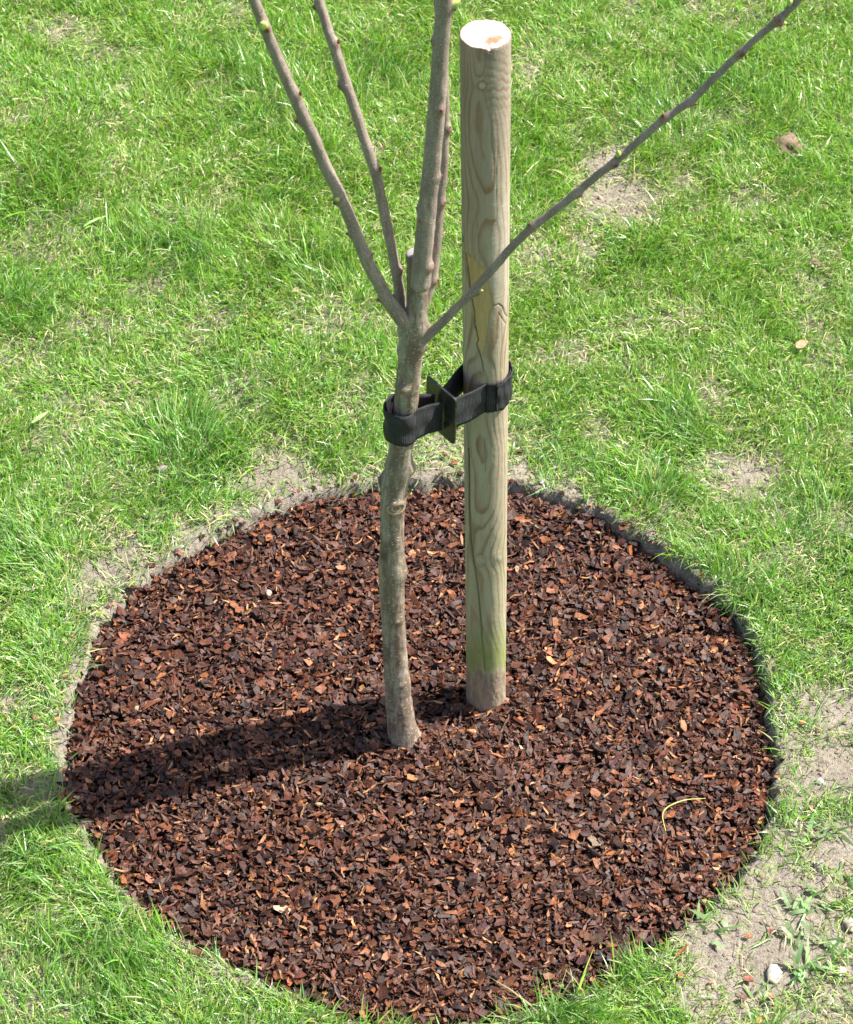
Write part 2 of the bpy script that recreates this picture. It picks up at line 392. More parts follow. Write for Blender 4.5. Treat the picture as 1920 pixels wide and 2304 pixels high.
# dry thatch lying between the blades
x, y = scatter(125000, (-1.25, 1.25, 1.45, 4.35)); k = in_view(x, y, 60); x, y = x[k], y[k]
e = edge(x, y); bare = blobs(x, y, BARE)
dn = sst(.003, .03, e) * (.25 + .75 * fbm(x, y, .09, 2, 77)) * (1 - .9 * sst(.5, .9, bare)) + .25 * np.exp(-((px_ := proj(x, y, 0 * x))[0] - 1390) ** 2 / 90 ** 2 - (px_[1] - 440) ** 2 / 90 ** 2)
k = rng.random(len(x)) < dn; x, y = x[k], y[k]; n = len(x)
c = np.array([.52, .46, .27]) * rng.normal(1, .22, (n, 1)).clip(.4, 1.5) * rng.normal(1, .05, (n, 3))
gr = rng.random(n) < .45; c[gr] = np.array([.30, .36, .12]) * rng.normal(1, .2, (gr.sum(), 1)).clip(.4, 1.5)
V, Fc, C = blades(x, y, rng.uniform(.01, .032, n), rng.uniform(.001, .002, n), rng.uniform(1.2, 1.6, n), rng.normal(0, .35, n), rng.uniform(0, 6.28, n), np.clip(c, .02, .8))
V[:, 2] += np.repeat(rng.uniform(0, .009, n), 7)
o = build('dry_thatch', V, Fc, M_DRY, attrs={'col': C}, smooth=True)
tag(o, 'dry straw coloured clippings lying between the grass and on the soil', 'dry grass', kind='stuff')

# ------------------------------------------------------------------ soil crumbs
def rocks(x, y, z, s, flat=.7):
    ico = np.array([[0, 0, 1], [.894, 0, .447], [.276, .851, .447], [-.724, .526, .447], [-.724, -.526, .447], [.276, -.851, .447],
                    [.724, .526, -.447], [-.276, .851, -.447], [-.894, 0, -.447], [-.276, -.851, -.447], [.724, -.526, -.447], [0, 0, -1]])
    fc = np.array([[0,1,2],[0,2,3],[0,3,4],[0,4,5],[0,5,1],[1,6,2],[2,7,3],[3,8,4],[4,9,5],[5,10,1],[6,7,2],[7,8,3],[8,9,4],[9,10,5],[10,6,1],[11,7,6],[11,8,7],[11,9,8],[11,10,9],[11,6,10]])
    n = len(x); a = rng.uniform(0, 6.28, n)
    P = ico[None] * rng.uniform(.65, 1.15, (n, 12, 1)) * np.stack([rng.uniform(.8, 1.3, n), rng.uniform(.7, 1.1, n), np.full(n, flat)], -1)[:, None]
    P = np.stack([P[..., 0] * np.cos(a)[:, None] - P[..., 1] * np.sin(a)[:, None], P[..., 0] * np.sin(a)[:, None] + P[..., 1] * np.cos(a)[:, None], P[..., 2]], -1)
    P = P * s[:, None, None] + np.stack([x, y, z], -1)[:, None]
    return P.reshape(-1, 3), [((np.arange(n) * 12)[:, None, None] + fc[None]).reshape(-1, 3)]
x, y = scatter(210000, (-1.1, 1.15, 1.5, 4.2)); e = edge(x, y)
k = in_view(x, y, 40) & (rng.random(len(x)) < np.clip(blobs(x, y, BARE) + 1.0 * np.exp(-((e - .006) / .018) ** 2), 0, 1) * .55) & (e > -.012); x, y = x[k], y[k]; n = len(x)
s = .0008 + .0016 * rng.random(n) ** 3 + .003 * (rng.random(n) < .05)
V, Fc = rocks(x, y, ground_z(x, y) + s * .2, s)
o = build('soil_crumbs', V, Fc, M_CRUMB); tag(o, 'loose crumbs of pale dry soil on the bare ground', 'soil', kind='stuff')

# ------------------------------------------------------------------ bark mulch
def chips(x, y, z, size, asp, thick, tilt, col):
    n = len(x); k = 6
    ang = (np.arange(k)[None] / k * 2 * np.pi) + rng.uniform(-.48, .48, (n, k)); rr = rng.uniform(.5, 1.15, (n, k))
    bx = np.cos(ang) * rr * size[:, None] * asp[:, None]; by = np.sin(ang) * rr * size[:, None] / asp[:, None] ** .55
    bend = rng.uniform(-.25, .35, (n, 1)) / size[:, None]
    zb = bend * bx ** 2 * .8
    P = np.zeros((n, 14, 3))
    P[:, :6, 0] = bx * rng.uniform(.82, 1.02, (n, 6)); P[:, :6, 1] = by * rng.uniform(.82, 1.02, (n, 6)); P[:, :6, 2] = -thick[:, None] * rng.uniform(.5, 1, (n, 6)) + zb
    P[:, 6:12, 0] = bx; P[:, 6:12, 1] = by; P[:, 6:12, 2] = thick[:, None] * rng.uniform(.55, 1.0, (n, 6)) + zb
    P[:, 12] = rng.normal(0, .15, (n, 3)) * size[:, None]; P[:, 12, 2] = thick * rng.uniform(.6, 1.05, n)
    P[:, 13, 2] = -thick
    yaw = rng.uniform(0, 2 * np.pi, n); ta = rng.uniform(0, 2 * np.pi, n)
    cz, sz = np.cos(yaw), np.sin(yaw)
    X = P[..., 0] * cz[:, None] - P[..., 1] * sz[:, None]; Y = P[..., 0] * sz[:, None] + P[..., 1] * cz[:, None]; Z = P[..., 2]
    ax, ay = np.cos(ta)[:, None], np.sin(ta)[:, None]; c, s = np.cos(tilt)[:, None], np.sin(tilt)[:, None]
    d = (ax * X + ay * Y) * (1 - c)          # rotate about the horizontal axis (ax, ay)
    X2 = X * c + ay * Z * s + ax * d; Y2 = Y * c - ax * Z * s + ay * d; Z2 = Z * c + (ax * Y - ay * X) * s
    V = np.stack([X2 + x[:, None], Y2 + y[:, None], Z2 + z[:, None]], -1).reshape(-1, 3)
    i = np.arange(6); j = (i + 1) % 6
    f3 = np.concatenate([np.stack([i + 6, j + 6, np.full(6, 12)], -1), np.stack([j, i, np.full(6, 13)], -1)])
    f4 = np.stack([i, j, j + 6, i + 6], -1)
    b = (np.arange(n) * 14)[:, None, None]
    C = np.ones((n, 14, 4)); C[:, :, :3] = col[:, None] * rng.uniform(.85, 1.12, (n, 14, 1))
    return V, [(b + f3[None]).reshape(-1, 3), (b + f4[None]).reshape(-1, 4)], C.reshape(-1, 4)
CH = np.array([[.055, .020, .011], [.092, .031, .015], [.145, .047, .020], [.27, .095, .034], [.40, .17, .07], [.095, .048, .040], [.032, .013, .009], [.5, .33, .18]])
CP = [.28, .24, .155, .07, .014, .082, .156, .003]
def chip_set(n, lay):
    x, y = scatter(n, (HX - .62, HX + .62, HY - .66, HY + .66)); e = edge(x, y)
    k = (e < -.005) | ((e < .022) & (rng.random(n) < .10 * np.exp(-(e / .009) ** 2))); x, y, e = x[k], y[k], e[k]; n = len(x)
    size = rng.lognormal(math.log(.0048), .38, n).clip(.0018, .0105)
    asp = np.where(rng.random(n) < .14, rng.uniform(1.5, 2.3, n), rng.uniform(1.0, 1.5, n))
    th = size * rng.uniform(.10, .30, n)
    tilt = np.abs(rng.normal(0, .48, n)).clip(0, 1.35)
    col = CH[rng.choice(8, n, p=CP)] * np.array([.84, .88, .92]) * (.8 + .4 * fbm(x, y, .10, 3, 71))[:, None] * rng.normal(1, .22, (n, 1)).clip(.5, 1.6) * rng.normal(1, .05, (n, 3))
    z = np.where(e < -.005, mulch_z(x, y) + lay[0] + (lay[1] - lay[0]) * rng.random(n), ground_z(x, y) + .002) + .25 * size * np.sin(tilt)
    return chips(x, y, z, size, asp, th, tilt, np.clip(col, .005, .8))
A = chip_set(52000, (-.010, .003)); B = chip_set(17000, (.001, .007))
V = np.concatenate([A[0], B[0]]); Fc = A[1] + [f + len(A[0]) for f in B[1]]; C = np.concatenate([A[2], B[2]])
# fine bark fibres
x, y = scatter(14000, (HX - .62, HX + .62, HY - .66, HY + .66)); k = edge(x, y) < -.012; x, y = x[k], y[k]; n = len(x)
fc = np.array([[.35, .18, .08], [.14, .06, .035], [.08, .04, .025]])[rng.choice(3, n, p=[.15, .4, .45])] * rng.normal(1, .2, (n, 1)).clip(.5, 1.5)
D = chips(x, y, mulch_z(x, y) + rng.uniform(-.003, .008, n), rng.uniform(.0026, .0048, n), rng.uniform(2.2, 3.6, n), np.full(n, .0005), np.abs(rng.normal(0, .4, n)), fc)
Fc += [f + len(V) for f in D[1]]; V = np.concatenate([V, D[0]]); C = np.concatenate([C, D[2]])
o = build('bark_mulch', V, Fc, M_CHIP, attrs={'col': C})
tag(o, 'dark red-brown bark chip mulch filling the round planting hole', 'mulch', kind='stuff')

# ------------------------------------------------------------------ tubes (trunk, branches)
def spline(pts, vals, step):
    P = np.array([list(p) + [v] for p, v in zip(pts, vals)], float)
    P = np.vstack([2 * P[0] - P[1], P, 2 * P[-1] - P[-2]]); out = []
    for i in range(1, len(P) - 2):
        L = np.linalg.norm(P[i + 1, :3] - P[i, :3]); m = max(2, int(L / step)); t = np.linspace(0, 1, m, endpoint=False)[:, None]
        p0, p1, p2, p3 = P[i - 1], P[i], P[i + 1], P[i + 2]
        out.append(.5 * (2 * p1 + (p2 - p0) * t + (2 * p0 - 5 * p1 + 4 * p2 - p3) * t ** 2 + (3 * p1 - p0 - 3 * p2 + p3) * t ** 3))
    out.append(P[-2][None]); o = np.concatenate(out); return o[:, :3], o[:, 3]
def tube(name, pts, rads, mat, step=.003, n=40, bumps=(), marks=(), amp=.0006, sc=60, round0=False, round1=False, parent=None):
    c, r = spline(pts, rads, step); m = len(c)
    r = r.copy()
    if round0:
        d = np.linalg.norm(c - c[0], axis=1); r *= np.sqrt(np.clip(1 - (1 - np.clip(d / (r[0] * .8), 0, 1)) ** 2, .02, 1))
    if round1:
        d = np.linalg.norm(c - c[-1], axis=1); r *= np.sqrt(np.clip(1 - (1 - np.clip(d / (r[-1] * .6), 0, 1)) ** 2, .02, 1))
    T = np.gradient(c, axis=0); T /= np.linalg.norm(T, axis=1)[:, None]
    U = np.zeros_like(T); u = np.array([0, 1, 0.]) if abs(T[0][1]) < .9 else np.array([1., 0, 0])
    for i in range(m):
        u = u - T[i] * u.dot(T[i]); u /= np.linalg.norm(u); U[i] = u
    W = np.cross(T, U); th = np.linspace(0, 2 * np.pi, n, endpoint=False)
    nrm = U[:, None] * np.cos(th)[None, :, None] + W[:, None] * np.sin(th)[None, :, None]
    V = c[:, None] + nrm * r[:, None, None]
    fl = V.reshape(-1, 3); disp = np.zeros(len(fl))
    nz = np.array([mnoise.noise(Vector(p) * sc) + .5 * mnoise.noise(Vector(p) * sc * 2.3) for p in fl]); disp += amp * nz
    for (bp, br, bh) in bumps:
        d = np.linalg.norm(fl - np.array(bp), axis=1); disp += bh * np.exp(-(d / br) ** 2)
    col = np.zeros((len(fl), 4))
    for (bp, br, kind) in marks:
        d = np.linalg.norm((fl - np.array(bp)) * np.array([1, 1, 1.15]), axis=1) / br
        if kind == 'scar':       # old pruning scar: rings with a rolled lip
            ring = .5 + .5 * np.cos(d * 17)
            cc = np.array([.46, .33, .22])[None] * (.25 + .75 * ring[:, None]); a = 1 - sst(.85, 1.1, d)
            disp += .0026 * np.exp(-((d - .8) / .24) ** 2) - .0012 * np.exp(-(d / .35) ** 2)
        elif kind == 'dark': cc = np.tile([.07, .055, .045], (len(fl), 1)); a = .7 * (1 - sst(.5, 1.1, d))
        elif kind == 'pale': cc = np.tile([.42, .33, .26], (len(fl), 1)); a = .6 * (1 - sst(.4, 1.1, d))
        elif kind == 'red': cc = np.tile([.28, .12, .08], (len(fl), 1)); a = .8 * (1 - sst(.5, 1.1, d))
        else: cc = np.tile([.45, .27, .1], (len(fl), 1)); a = .7 * (1 - sst(.5, 1.1, d))
        k = a > col[:, 3]; col[k, :3] = cc[k]; col[k, 3] = a[k]
    V = (fl + nrm.reshape(-1, 3) * disp[:, None])
    L = np.concatenate([[0], np.cumsum(np.linalg.norm(np.diff(c, axis=0), axis=1))])
    uvs = np.stack(np.broadcast_arrays((th * .02)[None], L[:, None]), -1).reshape(-1, 2)
    ix = np.arange(m * n).reshape(m, n); nx_ = np.roll(ix, -1, 1)
    q = np.stack([ix[:-1], nx_[:-1], nx_[1:], ix[1:]], -1).reshape(-1, 4)
    V = np.vstack([V, c[0], c[-1]]); uvs = np.vstack([uvs, [0, 0], [0, L[-1]]]); col = np.vstack([col, np.zeros((2, 4))])
    t0 = np.stack([nx_[0], ix[0], np.full(n, m * n)], -1); t1 = np.stack([ix[-1], nx_[-1], np.full(n, m * n + 1)], -1)
    o = build(name, V, [q, t0, t1], mat, attrs={'mark': col}, uv=uvs, smooth=True)
    if parent: child(o, parent)
    return o
bx_, by_ = at_z(918, 1682, -.012); YT = float(by_)         # the plane the young tree stands in
def rad(rpx, P):                                           # photo radius -> metres at that point
    d = P.y * CS - (P.z - CAMH) * SN; return rpx * d / F
def path(lst, dy=lambda t: 0.0, ext=0):
    pts, rs = [], []
    for i, (px, py, r) in enumerate(lst):
        P = at_y(px, py, YT + dy(i / (len(lst) - 1))); pts.append(P); rs.append(rad(r, P))
    for k in range(ext):
        d = (pts[-1] - pts[-2]).normalized(); pts.append(pts[-1] + d * .16 + Vector((0, 0, .01))); rs.append(rs[-1] * .86)
    return pts, rs
def front(px, py, rpx, dy=0.0):                            # a point on the near face of a limb
    P = at_y(px, py, YT + dy); r = rad(rpx, P); return at_y(px, py, YT + dy - r * .93)
tree = empty('young_tree', (float(bx_), YT, -.012), 'slim young fruit tree with grey-brown bark and bare budding branches, tied to the stake', 'tree')
TP = [(921,1712,44),(918,1684,41),(909,1655,35),(903,1625,32),(897,1570,29.5),(892,1514,28),(886,1411,27),(883,1330,28),(882,1285,30),(883,1240,27.5),(883,1171,27),(886,1110,29),(894,1062,29),
      (901,1017,27),(908,965,26.5),(915,905,27),(920,838,27.5),(929,767,28),(934,725,29),(938,690,25),(940,650,23.5),(936,615,21),(931,580,17.5),(930,570,17)]
pts, rs = path(TP)
side = lambda px, py, dy=0: at_y(px, py, YT + dy)
bumps = [(side(853, 1080), .013, .0075), (side(928, 1052), .012, .008), (front(891, 1140, 27), .017, .0035), (front(861, 1257, 29), .014, .002), (side(912, 1285), .016, .003),
         (front(905, 875, 27), .008, .006), (side(888, 784), .010, .005), (side(945, 772), .012, .005), (front(893, 1397, 27), .008, .002), (front(905, 1545, 29), .010, .0025),
         (front(893, 1015, 27), .006, .004), (side(912, 745), .014, .006), (side(920, 1535), .014, .002), (side(955, 1672), .02, .004), (front(880, 1600, 31), .012, .002), (side(965, 745), .012, .006)]
marks = [(front(891, 1141, 29), .0135, 'scar'), (front(861, 1252, 22), .009, 'dark'), (front(905, 876, 27), .004, 'red'), (front(893, 1397, 27), .005, 'pale'), (front(905, 1546, 29), .006, 'dark'), (side(905, 1432), .007, 'ochre'),
         (front(893, 1014, 27), .004, 'red'), (side(855, 1078), .010, 'dark'), (side(930, 1060), .011, 'dark'), (front(880, 1601, 31), .006, 'dark'), (front(866, 1246, 25), .007, 'dark'),
         (front(925, 718, 25), .006, 'pale'), (side(957, 750), .010, 'pale'), (front(912, 728, 25), .007, 'pale')]
tube('trunk', pts, rs, M_TRUNK, n=96, step=.0017, bumps=bumps, marks=marks, amp=.0011, sc=48, parent=tree)
# pale healed cut on top of the pruned stub
P = pts[-1]; th = np.linspace(0, 2 * np.pi, 24, endpoint=False); rr = rs[-1] * (.86 + .1 * rng.random(24)); nrm = Vector((-.12, -.1, 1)).normalized()
V = np.array([[P.x + r * math.cos(t), P.y + r * math.sin(t), P.z + .0006 - (r * math.cos(t) * nrm.x + r * math.sin(t) * nrm.y) / nrm.z] for r, t in zip(rr, th)] +
             [[P.x + r * math.cos(t), P.y + r * math.sin(t), P.z + .0025 - (r * math.cos(t) * nrm.x + r * math.sin(t) * nrm.y) / nrm.z] for r, t in zip(rr * .8, th)] + [[P.x, P.y, P.z + .001]])
ix = np.arange(24); jx = (ix + 1) % 24
child(build('pruning_cut', V, [np.stack([ix, jx, jx + 24, ix + 24], -1), np.stack([ix + 24, jx + 24, np.full(24, 48)], -1)], M_CUTP, smooth=True), tree)

def bud(P, d, s, mat, parent):
    d = Vector(d).normalized(); q = d.to_track_quat('Z', 'Y'); rows = [(0, .55), (.25, .9), (.55, .8), (.85, .45), (1.1, .05)]; m = 8; V = []
    for (h, r) in rows:
        for k in range(m):
            a = k / m * 6.283; V.append(P + q @ Vector((math.cos(a) * r * s * .55, math.sin(a) * r * s * .55, h * s * 1.3 - .3 * s)))
    V = np.array([list(v) for v in V]); ix = np.arange(m * len(rows)).reshape(-1, m); nx_ = np.roll(ix, -1, 1)
    q4 = np.stack([ix[:-1], nx_[:-1], nx_[1:], ix[1:]], -1).reshape(-1, 4)
    return child(build('bud', V, [q4, ix[-1][None]], mat, smooth=True), parent)
def branch(lst, dy, buds, ext, label, mat=M_BRANCH, r0=False, knots=()):
    pts, rs = path(lst, dy, ext)
    bm, mk = [], []
    P2 = [Vector(p) for p in pts]
    ys = [l[1] for l in lst]
    def loc(px, py):                 # depth of the limb at this height in the photo
        t = np.interp(py, ys[::-1], [i / (len(lst) - 1) for i in range(len(lst))][::-1]) if ys[0] > ys[-1] else .5
        return YT + dy(float(t))
    info = []
    for (px, py, kind, s) in buds:
        Y = loc(px, py); c = P2[0]
        Q = at_y(px, py, Y - .002); j = min(range(len(P2) - 1), key=lambda i: ((P2[i] + P2[i + 1]) / 2 - Q).length)
        ax = (P2[j + 1] - P2[j]); t = max(0, min(1, (Q - P2[j]).dot(ax) / ax.length_squared)); C = P2[j] + ax * t
        rl = rs[j] * (1 - t) + rs[j + 1] * t
        out = (Q - C); out = out.normalized() if out.length > 1e-5 else Vector((0, -1, 0))
        S = C + out * rl; bm.append((S, .006, .0026)); mk.append((S, .0055, 'red' if kind == 'r' else 'dark'))
        info.append((S, out + ax.normalized() * .9, kind, s))
    for (px, py, br, bh) in knots: bm.append((at_y(px, py, loc(px, py)), br, bh))
    o = tube('branch', pts, rs, mat, n=28, bumps=bm, marks=mk, amp=.0005, sc=70, round0=r0, parent=tree)
    if label: o['label'] = label
    for S, d, kind, s in info: bud(S, d, s, M_BUDG if kind == 'g' else M_BUDR, o)
    return o
# leader
branch([(946,652,21),(947,636,24),(948,620,23),(951,580,22),(957,520,21.5),(965,434,21),(975,330,20.5),(985,217,20),(992,110,19.5),(1000,0,19)], lambda t: -.013 + .0 * t,
       [(985,240,'r',.005),(1000,400,'r',.005),(957,490,'r',.004),(944,470,'r',.004),(970,597,'r',.004),(975,95,'r',.004),(1020,12,'g',.010),(1016,22,'r',.007),(955,597,'r',.003)], 3,
       'thickest upright branch, continuing the trunk', r0=True)
# slim branch just behind the leader
branch([(952,690,12),(968,640,13),(977,590,13),(984,520,12.5),(990,450,12),(997,380,12),(1001,250,11),(997,130,10.5),(985,0,10)], lambda t: .006 + .05 * t,
       [(1005,285,'g',.006),(1006,292,'r',.005),(995,455,'r',.004),(978,630,'r',.005)], 3, 'slim upright branch behind the thickest one')
# left branches
branch([(930,735,10),(914,728,17),(895,705,17),(873,675,15.5),(852,635,15),(830,595,14.5),(804,532,14),(778,468,14),(755,418,14),(730,369,14),(705,308,14),(682,260,14),(655,200,13.5),(630,143,13.5),(604,82,13),(583,28,12.5),(569,-5,12)],
       lambda t: -.006 * (1 - math.exp(-t * 12)) - .05 * t, [(592,52,'g',.011),(597,62,'r',.008),(763,440,'g',.007),(765,452,'r',.006),(674,212,'r',.006),(672,275,'r',.006),(780,530,'r',.005),(835,575,'r',.004),(862,672,'r',.005)], 3,
       'left-hand branch, lowest of the two leaning left')
branch([(918,715,10),(908,700,12),(903,680,12.5),(897,640,12),(890,600,12),(880,550,12),(869,499,12),(857,440,12),(846,391,12),(831,345,12),(817,304,12),(800,250,12),(786,208,12),(770,160,12),(756,117,12),(742,78,11.5),(733,50,11.5),(717,-5,11)],
       lambda t: .012 + .05 * t, [(759,96,'r',.006),(757,193,'g',.004),(768,197,'r',.006),(850,382,'r',.006),(708,20,'r',.006),(893,668,'r',.006),(903,610,'r',.004)], 3,
       'second left-hand branch, standing steeper')
# right branch, passing in front of the stake
branch([(938,772,8),(953,764,11),(968,751,11.5),(990,730,10.5),(1022,699,9.8),(1060,660,9.5),(1090,626,9.4),(1120,593,9.3),(1140,569,9.3),(1170,538,9.4),(1205,506,9.2),(1260,464,9.2),(1311,422,9.2),(1350,390,9.0),(1390,358,9.0),(1440,315,8.8),(1489,273,8.8),(1528,245,8.6),(1564,218,8.6),(1615,168,8.4),(1667,118,8.2),(1712,78,8),(1756,40,8),(1800,-4,8)],
       lambda t: -.006 - .05 * t, [(1074,661,'r',.005),(1080,655,'g',.005),(1190,507,'r',.005),(1390,348,'g',.008),(1382,368,'r',.006),(1490,262,'r',.006),(1562,236,'r',.006),(1668,120,'r',.006),(1757,52,'g',.007),(1765,2,'g',.008),(1305,440,'r',.004),(1752,45,'r',.005)], 3,
       'long slim branch reaching right across the stake')

# ------------------------------------------------------------------ stake
sx_, sy_ = at_z(1094, 1580, -.012); SX, SY, SR = float(sx_), float(sy_), .030
top = at_y(1092.5, 77, SY); ZT = top.z; SLX = (top.x - SX) / (ZT + .012)
stake = empty('wooden_stake', (SX, SY, -.012), 'tall round pale wooden stake with freshly cut white top, standing behind the tree', 'stake')
nz_, nt_ = 1250, 176
zz = np.linspace(-.10, ZT, nz_); th = np.linspace(-np.pi, np.pi, nt_, endpoint=False) - np.pi / 2
TT, ZZ = np.meshgrid(th, zz); axx = SX + SLX * (ZZ + .012)
Xs, Ys = axx + SR * np.cos(TT), SY + SR * np.sin(TT)
PX, PY = proj(Xs, Ys, ZZ)
facing = sst(.0, .25, -(np.sin(TT)) * .75 + .2)              # camera-facing side
fx = Xs - axx; fy = Ys - SY
pxx = .010 * (fbm(ZZ, ZZ * 0, .30, 3, 21) - .5) * 2.4 + .002; pyy = .012 * (fbm(ZZ, ZZ * 0 + 9, .24, 3, 22) - .5) * 2.4 - .012
G = np.hypot(fx - pxx, fy - pyy) + .0022 * fbm(TT * 2 + 20, ZZ * 16, 1, 4, 23)
knots = [(1085, 192, 9), (1080, 1260, 13), (1121, 1254, 9), (1100, 118, 9)]
kd = []
for (kx, ky, kr) in knots:
    d = np.hypot((PX - kx), (PY - ky) * (1.0 if ky > 600 else 1.0)) / kr + 99 * (facing < .5)
    kd.append(d); G = G + .0052 * np.exp(-(d / 2.9) ** 1.3) * (1 if ky != 1254 else .5)
G = G + .013 * np.exp(-((PY - 185 + .25 * (PX - 1092)) / 62) ** 2) * sst(1080, 1125, PX) + .004 * np.exp(-((PY - 150) / 50) ** 2) * sst(1075, 1045, PX)
fr = (G / .0030) % 1.0
line = sst(.45, .85, fr) * (1 - sst(.9, 1.0, fr))
wv = np.exp(-((PY - 188) / 62) ** 2) * sst(1082, 1106, PX) * (facing > .5)
f2 = ((PY + .22 * (PX - 1090) * np.sign(PY - 190) + 22 * fbm(TT * 2.2 + 60, ZZ * 9, 1, 3, 38)) / 19.0) % 1.0
line = line * (1 - wv) + wv * sst(.4, .75, f2) * (1 - sst(.85, 1.0, f2))
line = line * np.clip(-.02 + 1.55 * fbm(TT * 3 + 7, ZZ * 12, 1, 4, 24), 0, 1)
base = np.ones(ZZ.shape + (3,)) * np.array([.41, .355, .255])
gtop = sst(900, 150, PY)[..., None]; base = base * (1 - gtop) + np.array([.33, .285, .225]) * gtop
sh = fbm(TT * 1.5 + 3, ZZ * 5, 1, 3, 25)[..., None]; base = base * (.82 + .36 * sh) * (.9 + .2 * fbm(TT * 12, ZZ * 25, 1, 4, 39))[..., None]
colS = base * (1 - line[..., None] * .85) + np.array([.26, .145, .075]) * line[..., None] * .85
dispS = .0006 * (fbm(TT * 3 + 9, ZZ * 60, 1, 3, 26) - .5) - .0003 * line
for (kx, ky, kr), d in zip(knots, kd):
    if (kx, ky) == (1100, 118):
        a = np.exp(-(d / 2.0) ** 2)[..., None]; colS = colS * (1 - a * .6) + np.array([.14, .12, .10]) * a * .6; continue
    a = (1 - sst(.8, 1.1, d))[..., None]; rg = (.5 + .5 * np.cos(d * 9))[..., None]
    colS = colS * (1 - a) + (np.array([.50, .43, .33]) * (1 - .35 * rg)) * a
    a = np.exp(-((d - 1.12) / .16) ** 2)[..., None] * (.75 if ky < 600 else .4); colS = colS * (1 - a) + np.array([.16, .07, .045]) * a
    dispS += .0012 * np.exp(-(d / 1.8) ** 2)
def inpoly(px, py, poly):
    r = np.zeros(px.shape, bool); n = len(poly)
    for i in range(n):
        x1, y1 = poly[i]; x2, y2 = poly[(i + 1) % n]
        r ^= ((y1 > py) != (y2 > py)) & (px < (x2 - x1) * (py - y1) / (y2 - y1 + 1e-9) + x1)
    return r
jx_ = PX + 2.5 * (fbm(TT * 9, ZZ * 120, 1, 2, 27) - .5); jy_ = PY + 14 * (fbm(TT * 14 + 5, ZZ * 30, 1, 2, 28) - .5)
peel = inpoly(jx_, jy_, [(1040,545),(1050,572),(1062,576),(1076,596),(1088,600),(1098,625),(1103,652),(1112,690),(1104,705),(1098,735),(1094,770),(1088,800),(1078,790),(1071,765),(1068,730),(1060,690),(1054,640),(1048,600),(1040,560)]) & (facing > .5)
pe = peel[..., None]; colS = np.where(pe, np.array([.46, .335, .16]) * (.88 + .24 * fbm(TT * 8, ZZ * 8, 1, 2, 29))[..., None], colS)
dispS -= .0014 * peel
lip = inpoly(jx_, jy_, [(1098,600),(1108,640),(1122,700),(1138,690),(1148,640),(1148,420),(1120,480),(1110,520),(1104,560)]) & (facing > .5)
colS = np.where(lip[..., None], colS * .75 + np.array([.56, .52, .45]) * .25, colS)
seg = [(1112,690),(1122,684),(1130,690),(1136,706),(1142,712)], [(1122,706),(1130,716),(1138,728)]
def crack(poly, w, depth_, dark=.04, soft=1.0):
    global colS, dispS
    d = np.full(PX.shape, 1e9)
    jj = PX + 2.2 * (fbm(ZZ * 60, ZZ * 0, 1, 3, 31) - .5)
    for (x1, y1), (x2, y2) in zip(poly, poly[1:]):
        vx, vy = x2 - x1, y2 - y1; t = np.clip(((jj - x1) * vx + (PY - y1) * vy) / (vx * vx + vy * vy), 0, 1)
        d = np.minimum(d, np.hypot(jj - x1 - t * vx, PY - y1 - t * vy))
    a = np.exp(-(d / w) ** 2) * (facing > .5)
    colS = colS * (1 - a[..., None]) + np.array([dark * 1.3, dark, dark * .7]) * a[..., None]; dispS = dispS - depth_ * a
crack([(1054,1010),(1055,1120),(1058,1215),(1067,1262),(1077,1340),(1084,1420),(1091,1510)], 1.9, .002)
crack([(1040,530),(1050,600),(1058,660),(1066,705),(1069,740)], 1.5, .0015, .08)
crack([(1069,735),(1075,765),(1072,775),(1080,795),(1088,835)], 1.3, .0015, .07)
crack([(1073,480),(1077,540),(1078,598)], .8, .0005, .16); crack([(1050,940),(1056,1010)], 1.0, .0008, .14); crack([(1091,985),(1092,1060)], .7, .0004, .16)
crack([(1128,700),(1130,830)], .7, .0004, .2); crack([(1118,500),(1116,400),(1120,330)], .8, .0005, .2); crack([(1135,1020),(1136,1180),(1133,1260),(1138,1400)], .8, .0004, .2)
crack(seg[0], 1.3, .0012, .09); crack(seg[1], 1.1, .001, .11)
a = (sst(1375, 1480, PY + 14 * (sh[..., 0] - .5)) * (1 - sst(1496, 1512, PY + 34 * (fbm(TT * 4, ZZ * 0, 1, 3, 33) - .5)))) * (.55 + .7 * fbm(TT * 4, ZZ * 40, 1, 2, 34)).clip(0, 1)
colS = colS * (1 - a[..., None] * .9) + np.array([.16, .23, .02]) * a[..., None] * .9
a = (sst(1020, 1420, PY) * .35)[..., None]; colS = colS * (1 - a) + np.array([.36, .36, .19]) * a
a = (sst(1500, 1518, PY + 34 * (fbm(TT * 4, ZZ * 0, 1, 3, 33) - .5)))[..., None] * .85
colS = colS * (1 - a) + np.array([.28, .215, .15]) * (.45 + 1.1 * fbm(TT * 7, ZZ * 60, 1, 3, 35))[..., None] * a
dispS += .0016 * a[..., 0] * (fbm(TT * 9, ZZ * 120, 1, 3, 36) - .3)
d = np.hypot((PX - 1103) / 8, (PY - 1405) / 22); a = (.45 * np.exp(-d ** 2))[..., None]; colS = colS * (1 - a) + np.array([.2, .12, .1]) * a
rim_n = (fbm(TT * 5, ZZ * 0, 1, 3, 37) - .5)
ZZ2 = ZZ + (ZZ > ZT - .004) * (rim_n * .0025)
ZZ2 = ZZ2 - .003 * np.exp(-((TT + np.pi / 2 - .15) / .09) ** 2) * (ZZ > ZT - .005)
Rr = SR + dispS - .0006 * (ZZ > ZT - .0012)
V = np.stack([axx + Rr * np.cos(TT), SY + Rr * np.sin(TT), ZZ2], -1).reshape(-1, 3)
ix = np.arange(nz_ * nt_).reshape(nz_, nt_); nx_ = np.roll(ix, -1, 1); q = np.stack([ix[:-1], nx_[:-1], nx_[1:], ix[1:]], -1).reshape(-1, 4)
